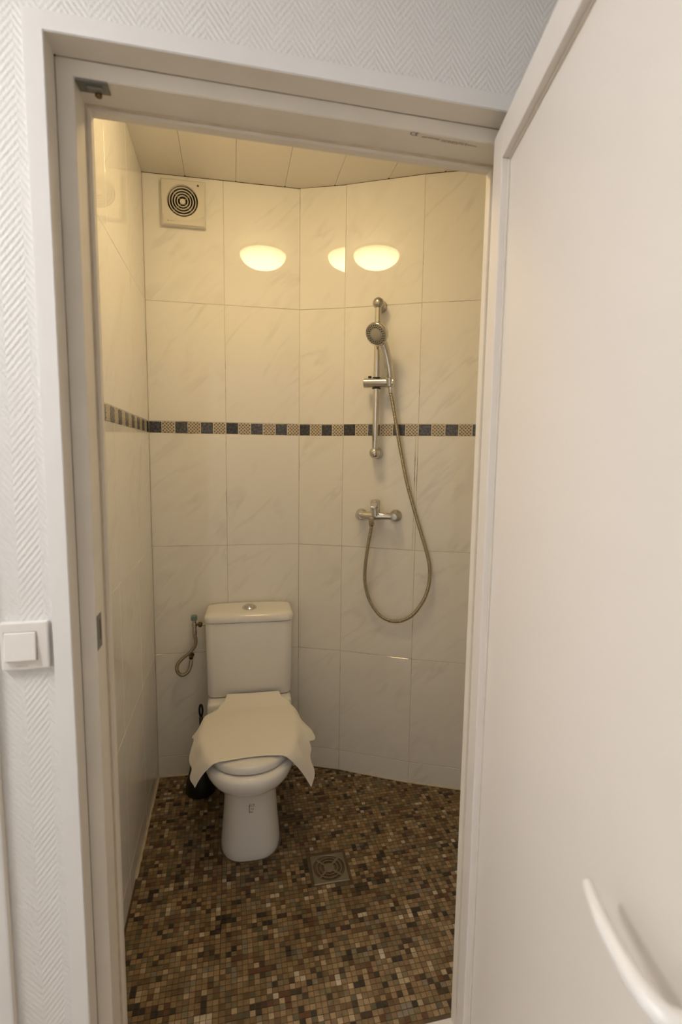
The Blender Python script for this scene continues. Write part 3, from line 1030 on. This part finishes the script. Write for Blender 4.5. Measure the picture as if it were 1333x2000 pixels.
smooth_by_angle(link('flush_button', lathe((0, -.100, .828), (0, 0, 1), [(0, .032), (.007, .032), (.0100, .0290), (.0100, .0235), (.0150, .022), (.0170, .019), (.0175, 0)], 32), CHROME, parent=clid), 30)
# printed approval mark on the pedestal
def curved_to_pedestal(me, x, z):
    for v in me.vertices:
        px, pz = x + v.co.x, z + v.co.y
        # front surface of the pedestal near z
        t = min(1, max(0, (pz - .10) / .08)); qf = .5605 - .004 * t; hw = .1065 - .005 * t; qc = .43 - .01 * t
        k = max(0.0, 1 - abs(px / hw) ** 2.85) ** (1 / 2.15)
        v.co = Vector((px, -(qc + (qf - qc) * k + .0007), pz))
    return me
ce = text_mesh('CE', .0125)
link('approval_mark', curved_to_pedestal(ce, .002, .2120), PRINT, parent=pano)
def flat_quads(rects):
    vs, fs = [], []
    for (a, b, c, d) in rects:
        k = len(vs)
        vs += [(a, c, 0), (b, c, 0), (b, d, 0), (a, d, 0)]
        fs.append((k, k + 1, k + 2, k + 3))
    m_ = bpy.data.meshes.new('print'); m_.from_pydata(vs, [], fs)
    return m_
link('approval_mark', curved_to_pedestal(flat_quads([(-.0085, -.0065, -.022, .006), (-.0085, .006, -.0235, -.0215), (-.0062, -.0046, .0, .012)]), .004, .2110), PRINT, parent=pano)
link('approval_mark', curved_to_pedestal(flat_quads([(.0, .014, -.006, -.0046), (.001, .012, -.0095, -.008), (.003, .010, -.0125, -.0114)]), .0015, .2095), mat('grey_print', (.36, .34, .32), .6), parent=pano)
# silicone bead round the foot
foot = [Vector((.119 * math.copysign(abs(math.cos(t)) ** (2 / 3.0), math.cos(t)), -(.44 + .1315 * math.sin(t) ** (2 / 2.15)), .0018)) for t in [math.pi * i / 30 for i in range(31)]]
link('foot_bead', tube(foot, .0022, 6), mat('grimy_silicone', (.16, .12, .08), .7, noise=.4, nscale=60), parent=tl, smooth=True)

# ------------------------------------------------------------------ towel over the lid
def interp(tab, t):
    for (a, va), (b, vb) in zip(tab, tab[1:]):
        if t <= b:
            k = (t - a) / (b - a)
            k = k * k * (3 - 2 * k)
            return va + (vb - va) * k
    return tab[-1][1]
WL = [(0, .098), (.06, .104), (.16, .130), (.28, .185), (.36, .222), (.44, .236), (.52, .222), (.62, .240), (.74, .268), (.86, .272), (1, .262)]
WR = [(0, .126), (.05, .132), (.14, .170), (.30, .215), (.44, .258), (.53, .284), (.60, .262), (.70, .276), (.84, .304), (1, .322)]
AL = [(0, 70), (.30, 55), (.48, 52), (.65, 56), (.82, 66), (1, 76)]
AR = [(0, 62), (.30, 50), (.50, 42), (.62, 50), (.80, 62), (1, 70)]
def towel_point(s, t):
    W = interp(WL if s < 0 else WR, t)
    a = abs(s) * W
    q = .190 + .445 * t
    q -= .014 * math.exp(-((s * W - .03) / .10) ** 2) * max(0, (t - .6) / .4)
    z0 = .4465 + (.030 * max(0, (.085 - (q - .190)) / .085) ** 1.3 if q < .275 else 0)
    qd = max(0.0, q - .41)
    f = (a / .172) ** 2.25 + (qd / .262) ** 2.15
    if f <= 1:
        return Vector((math.copysign(a, s), -q, z0 - .0012 * f + .0011 * math.sin(19 * q + 1) * math.sin(23 * a * (1 if s < 0 else -1) + 2)))
    k = f ** (-1 / 2.2)
    if qd > 0:
        bx, bq = a * k, .41 + qd * k
    else:
        bx, bq = .172, q
    dx, dq = a - bx, q - bq
    e = math.hypot(dx, dq)
    nx, nq = dx / e, dq / e
    al = R(interp(AL if s < 0 else AR, t))
    r = .026
    th = min(e / r, al)
    rest = max(0.0, e - r * al)
    out = r * math.sin(th) + rest * math.cos(al)
    z = z0 - .0012 - r * (1 - math.cos(th)) - rest * math.sin(al)
    wv = min(1, e / .06)
    out += wv * (.006 * math.sin(13 * t + (1.0 if s < 0 else 2.2)) + .003 * math.sin(29 * t + 1))
    return Vector((math.copysign(bx + nx * out, s), -(bq + nq * out), z))
bm = bmesh.new()
NS, NT = 72, 56
gv = [[bm.verts.new(towel_point(-1 + 2 * i / NS + (1e-9), j / NT)) for i in range(NS + 1)] for j in range(NT + 1)]
for j in range(NT):
    for i in range(NS):
        bm.faces.new((gv[j][i], gv[j][i + 1], gv[j + 1][i + 1], gv[j + 1][i]))
tw = link('towel', from_bm(bm), TOWEL, loc=FL.w(TX, 0, 0), rot=(0, 0, FL.a), smooth=True)
tag(tw, 'cream terry towel draped over the closed toilet lid', 'towel')
md = tw.modifiers.new('thickness', 'SOLIDIFY'); md.thickness = .0032; md.offset = 1.0
md = tw.modifiers.new('subdivision', 'SUBSURF'); md.levels = 1; md.render_levels = 1

# ------------------------------------------------------------------ water supply
sv = empty('supply_valve', FL.w(.18, 0, 0), FL.a)
tag(sv, 'corroded angle valve with braided hose left of the cistern', 'valve')
o0 = .18
def LQ(x, q, z): return (x - o0, -q, z)
smooth_by_angle(link('cap', lathe(LQ(.179, .042, .766), (0, 0, 1), [(0, .0125), (.002, .0135), (.019, .0135), (.022, .0115), (.022, 0)], 12), VERDI, parent=sv), 30)
smooth_by_angle(link('body', lathe(LQ(.179, .042, .766), (.02, 0, -1), [(0, .0085), (.012, .0085), (.016, .011), (.030, .011), (.032, .0085), (.044, .0095), (.050, .0095)], 16), DULLCHROME, parent=sv), 30)
smooth_by_angle(link('compression_nut', lathe(LQ(.180, .042, .716), (.02, 0, -1), [(0, .0105), (.016, .0105), (.018, .0085), (.030, .0085), (.034, .0065)], 8), DULLCHROME, parent=sv), 30)
smooth_by_angle(link('branch', lathe(LQ(.184, .042, .745), (1, 0, 0), [(0, .006), (.014, .006)], 12), BRASS, parent=sv), 30)
smooth_by_angle(link('brass_nut', lathe(LQ(.196, .042, .745), (1, 0, 0), [(0, .006), (.003, .011), (.007, .0125), (.013, .0125), (.017, .010), (.019, .006)], 16), BRASS, parent=sv), 30)
smooth_by_angle(link('inlet_pipe', lathe(LQ(.214, .042, .745), (1, 0, 0), [(0, .005), (.030, .005)], 12), DULLCHROME, parent=sv), 30)
hp = catmull([LQ(.1825, .042, .690), LQ(.184, .042, .668), LQ(.178, .042, .642), LQ(.155, .043, .614), LQ(.122, .046, .588), LQ(.103, .05, .562), LQ(.103, .052, .535), LQ(.122, .050, .515), LQ(.146, .044, .525), LQ(.158, .034, .550), LQ(.160, .024, .572)], 12)
hp = resample(hp, .0018)
link('braided_hose', tube(hp, lambda i: .0074 + (.0006 if i % 2 else 0), 12), BRAID, parent=sv, smooth=True)
smooth_by_angle(link('wall_fitting', lathe(LQ(.160, .000, .590), (0, -1, -.45), [(0, .013), (.003, .013), (.005, .008), (.010, .008), (.011, .0095), (.023, .0095), (.026, .007)], 10), BRASS, parent=sv), 30)

# ------------------------------------------------------------------ toilet brush
tb_ = empty('toilet_brush', FL.w(.205, -.125, 0), FL.a)
tag(tb_, 'black toilet brush in its holder behind the toilet pan', 'toilet brush')
smooth_by_angle(link('holder', lathe((0, 0, .0015), (0, 0, 1), [(0, .060), (.004, .066), (.015, .068), (.05, .063), (.10, .050), (.150, .042), (.158, .041), (.158, .036), (.12, .036)], 32), BLACK, parent=tb_), 30)
smooth_by_angle(link('brush_head', lathe((0, 0, .03), (0, 0, 1), [(0, .02), (.01, .032), (.10, .032), (.125, .015)], 20), RUBBER, parent=tb_), 30)
bm = bmesh.new()
bm_tube(bm, [Vector((.001, 0, .12)), Vector((.003, .0, .24)), Vector((.004, .008, .345))], lambda i: (.008, .0065, .0085)[i], 12)
bho = link('handle', from_bm(bm), BLACK, parent=tb_, smooth=True)
lp_ = [Vector((.004 + .0065 * math.cos(t), .010, .374 + .0270 * math.sin(t))) for t in [2 * math.pi * i / 28 for i in range(29)]]
link('handle_loop', tube(lp_, .0046, 8), BLACK, parent=bho, smooth=True)

# ------------------------------------------------------------------ shower rail
def S3(x, q, z): return Vector((x, -q, z))
rl = empty('shower_rail', F3.w(.161, 0, 1.52), F3.a)
tag(rl, 'chrome shower slide rail on the tiled wall', 'shower rail')
def RL(x, q, z): return (x - .161, -q, z - 1.52)
BQ = .058
smooth_by_angle(link('rail_tube', lathe(RL(.1585, BQ, 1.522), (.0026, 0, .624), [(0, .0135), (.624, .0135)], 24), CHROME, parent=rl), 30)
for nm, xx, zz, m in (('top_bracket', .161, 2.146, DULLCHROME), ('bottom_bracket', .158, 1.524, CHROME)):
    bm = bmesh.new()
    R0 = .0240
    prof_ = [(0, .0), (0, .026), (.003, .0265), (.010, .0235), (BQ - .004, .0220)]
    for i in range(0, 9):
        a = math.pi / 2 * i / 8
        prof_.append((BQ + R0 * math.sin(a) * .95, R0 * math.cos(a) if i < 8 else 0))
    bm_lathe(bm, RL(xx, 0, zz), (0, -1, 0), prof_, 32, caps=False)
    smooth_by_angle(link(nm, from_bm(bm), m, parent=rl), 40)
# slider
SZ = 1.8190
bm = bmesh.new()
bm_lathe(bm, RL(.1060, BQ + .004, SZ + .001), (1, 0, -.01), [(0, 0), (0, .0190), (.002, .0210), (.128, .0210), (.130, .0190), (.130, 0)], 32, caps=False)
smooth_by_angle(link('slider', from_bm(bm), CHROME, parent=rl), 40)
smooth_by_angle(link('slider_collar', lathe(RL(.1597, BQ, SZ - .0245), (0, 0, 1), [(0, .0165), (.002, .0185), (.047, .0185), (.049, .0165)], 24), RUBBER, parent=rl), 30)
smooth_by_angle(link('clamp_button', lathe(RL(.1310, BQ + .004, SZ + .016), (0, 0, 1), [(0, .0075), (.012, .0075), (.013, .006), (.013, 0)], 16), BLACK, parent=rl), 30)
smooth_by_angle(link('handset_holder', lathe(RL(.2190, BQ + .008, SZ - .016), (-.05, -.15, 1), [(0, .0150), (.002, .0165), (.034, .0185), (.036, .0165)], 24), CHROME, parent=rl), 30)

# hand shower resting in the slider
hs = empty('hand_shower', F3.w(.2190, -.066, SZ), F3.a)
tag(hs, 'chrome hand shower with round perforated head hung on the rail', 'hand shower')
def HS(x, q, z): return Vector((x - .2190, -(q - .066), z - SZ))
hc = HS(.1735, .122, 2.008)                      # centre of the head
hn = Vector((-.30, -.82, -.50)).normalized()     # spray direction
hpts = catmull([HS(.2215, .063, 1.812), HS(.2190, .067, 1.850), HS(.2120, .074, 1.895), HS(.2020, .085, 1.940), HS(.1905, .099, 1.978), hc - hn * .012], 8)
nh = len(hpts)
link('handle', tube(hpts, lambda i: .0118 + .0075 * math.sin(min(1, i / (nh * .75)) * math.pi / 2), 18), CHROME, parent=hs, smooth=True)
bm = bmesh.new()
bm_lathe(bm, hc, hn, [(-.024, 0), (-.022, .018), (-.016, .036), (-.006, .0465), (.006, .0490), (.013, .0485), (.0155, .0455), (.0150, .044), (.0140, .0435)], 40, caps=False)
smooth_by_angle(link('head_shell', from_bm(bm), CHROME, parent=hs), 50)
spl = smooth_by_angle(link('spray_plate', lathe(hc, hn, [(.010, .0435), (.0140, .0435), (.0145, .042), (.0145, 0)], 40), mat('spray_face', (.42, .40, .36), .35, .3, noise=.1, nscale=120), parent=hs), 30)
smooth_by_angle(link('centre_disc', lathe(hc, hn, [(.0140, .0215), (.0165, .0205), (.0170, .019), (.0170, 0)], 32), mat('spray_centre', (.50, .47, .42), .3, .4, noise=.1, nscale=200), parent=hs), 30)
ax, ay, _ = basis(hn)
noz = lathe((0, 0, 0), (0, 0, 1), [(0, .0026), (.0018, .0022), (.0018, 0)], 8)
noz.materials.append(RUBBER)
quat = hn.to_track_quat('Z', 'Y')
for rr_, cnt in ((.0375, 24), (.0300, 20)):
    for i in range(cnt):
        a = 2 * math.pi * i / cnt
        o = link('nozzle', noz, parent=spl, loc=hc + hn * .0140 + (ax * math.cos(a) + ay * math.sin(a)) * rr_)
        o.rotation_mode = 'QUATERNION'
        o.rotation_quaternion = quat

# hose
ho = empty('shower_hose', F3.w(.2, 0, .78), F3.a)
tag(ho, 'ribbed metal shower hose looping down to the mixer', 'hose')
def HO(x, q, z): return Vector((x - .2, -q, z - .78))
hz = [(.2225, .063, 1.800), (.2235, .061, 1.775), (.236, .055, 1.708), (.264, .045, 1.557), (.296, .036, 1.405), (.327, .030, 1.297), (.362, .026, 1.187), (.393, .024, 1.089), (.406, .023, 1.022), (.4025, .023, .943), (.376, .024, .868),
      (.327, .026, .803), (.259, .028, .775), (.194, .031, .796), (.1455, .036, .861), (.123, .042, .943), (.1235, .048, 1.025), (.1375, .054, 1.13), (.1495, .058, 1.198), (.1510, .058, 1.212)]
hpath = resample(catmull([HO(*p) for p in hz], 24), .0015)
link('ribbed_sleeve', tube(hpath, lambda i: (.0076, .0083, .0080, .0058)[i % 4], 12), mat('hose_metal', (.40, .36, .27), .3, 1.0, noise=.1, nscale=200), parent=ho, smooth=True)
smooth_by_angle(link('upper_ferrule', lathe(HO(.2225, .063, 1.775), (0, 0, 1), [(0, .0085), (.002, .0095), (.022, .0105), (.026, .0105)], 20), CHROME, parent=ho), 30)

# mixer
mx_ = empty('shower_mixer', F3.w(.165, 0, 1.21), F3.a)
tag(mx_, 'chrome single lever shower mixer below the rail', 'mixer tap')
def MX(x, q, z): return Vector((x - .165, -q, z - 1.21))
ZM = 1.2500
for xx, m in ((.0920, CHROME), (.2480, DULLCHROME)):
    bm = bmesh.new()
    bm_lathe(bm, MX(xx, 0, ZM), (0, -1, 0), [(0, .0265), (.004, .0270), (.010, .0245), (.016, .0185), (.020, .0165), (.060, .0160), (.066, .0140), (.068, 0)], 32, caps=False)
    smooth_by_angle(link('wall_union', from_bm(bm), m, parent=mx_), 40)
bm = bmesh.new()
bm_lathe(bm, MX(.0850, .052, ZM + .001), (1, 0, 0), [(0, 0), (0, .0125), (.004, .0155), (.045, .0165), (.062, .0185), (.095, .0185), (.115, .0160), (.166, .0150), (.170, .012), (.170, 0)], 28, caps=False)
smooth_by_angle(link('body', from_bm(bm), CHROME, parent=mx_), 40)
bm = bmesh.new()
bm_lathe(bm, MX(.1660, .056, ZM + .004), (0, -.12, 1), [(0, .0205), (.038, .0205), (.040, .0185), (.0415, .0185), (.0425, .0215), (.060, .0220), (.066, .0205), (.068, .016), (.069, 0)], 28)
smooth_by_angle(link('cartridge', from_bm(bm), CHROME, parent=mx_), 35)
bm = bmesh.new()
bm_box(bm, -.012, .012, -.104, -.008, -.006, .006, .003, 2)
lv = link('lever', from_bm(bm), CHROME, parent=mx_, loc=MX(.1640, .056, ZM + .064), rot=(R(10), 0, R(7)))
smooth_by_angle(link('hose_outlet', lathe(MX(.1505, .058, ZM - .008), (0, 0, -1), [(0, .0145), (.012, .0145), (.013, .0125), (.016, .0125), (.017, .0135), (.031, .0130), (.036, .0105), (.038, .0085)], 8), DULLCHROME, parent=mx_), 30)

# ------------------------------------------------------------------ floor drain
dn = empty('floor_drain', (DRAIN.p.x, DRAIN.p.y, 0), DRAIN.a)
tag(dn, 'square steel floor drain with concentric slots in the mosaic', 'floor drain')
def plate_flat(hx, r):
    me = square_with_hole(hx, hx, r, 0, 0, -.0024, .003)
    for v in me.vertices:
        v.co = Vector((v.co.x, v.co.z, -v.co.y))
    return me
smooth_by_angle(link('plate', plate_flat(.0665, .0555), STEEL, parent=dn), 40)
smooth_by_angle(link('sump', lathe((0, 0, -.0026), (0, 0, -1), [(0, .057), (.0005, .057)], 40), BLACK, parent=dn), 40)
def arc_ring(r0, r1, z0, z1, n=48):
    bm = bmesh.new()
    rg = []
    for i in range(n):
        a = 2 * math.pi * i / n
        rg.append([bm.verts.new((r * math.cos(a), r * math.sin(a), z)) for (r, z) in ((r0, z0), (r0 + .0008, z1), (r1 - .0008, z1), (r1, z0))])
    for i in range(n):
        for k in range(3):
            bm.faces.new((rg[i][k], rg[(i + 1) % n][k], rg[(i + 1) % n][k + 1], rg[i][k + 1]))
    return from_bm(bm)
for (a, b) in ((.0425, .0482), (.0290, .0347)):
    link('grate_ring', arc_ring(a, b, -.002, .0024), STEEL, parent=dn)
smooth_by_angle(link('grate_centre', lathe((0, 0, -.002), (0, 0, 1), [(0, .0205), (.0038, .0205), (.0044, .0195), (.0044, 0)], 32), STEEL, parent=dn), 30)
for a in (45, 135, 225, 315):
    link('grate_spoke', box(.0175, .0565, -.0045, .0045, -.002, .0023, .0004, 1), STEEL, parent=dn, rot=(0, 0, R(a)))
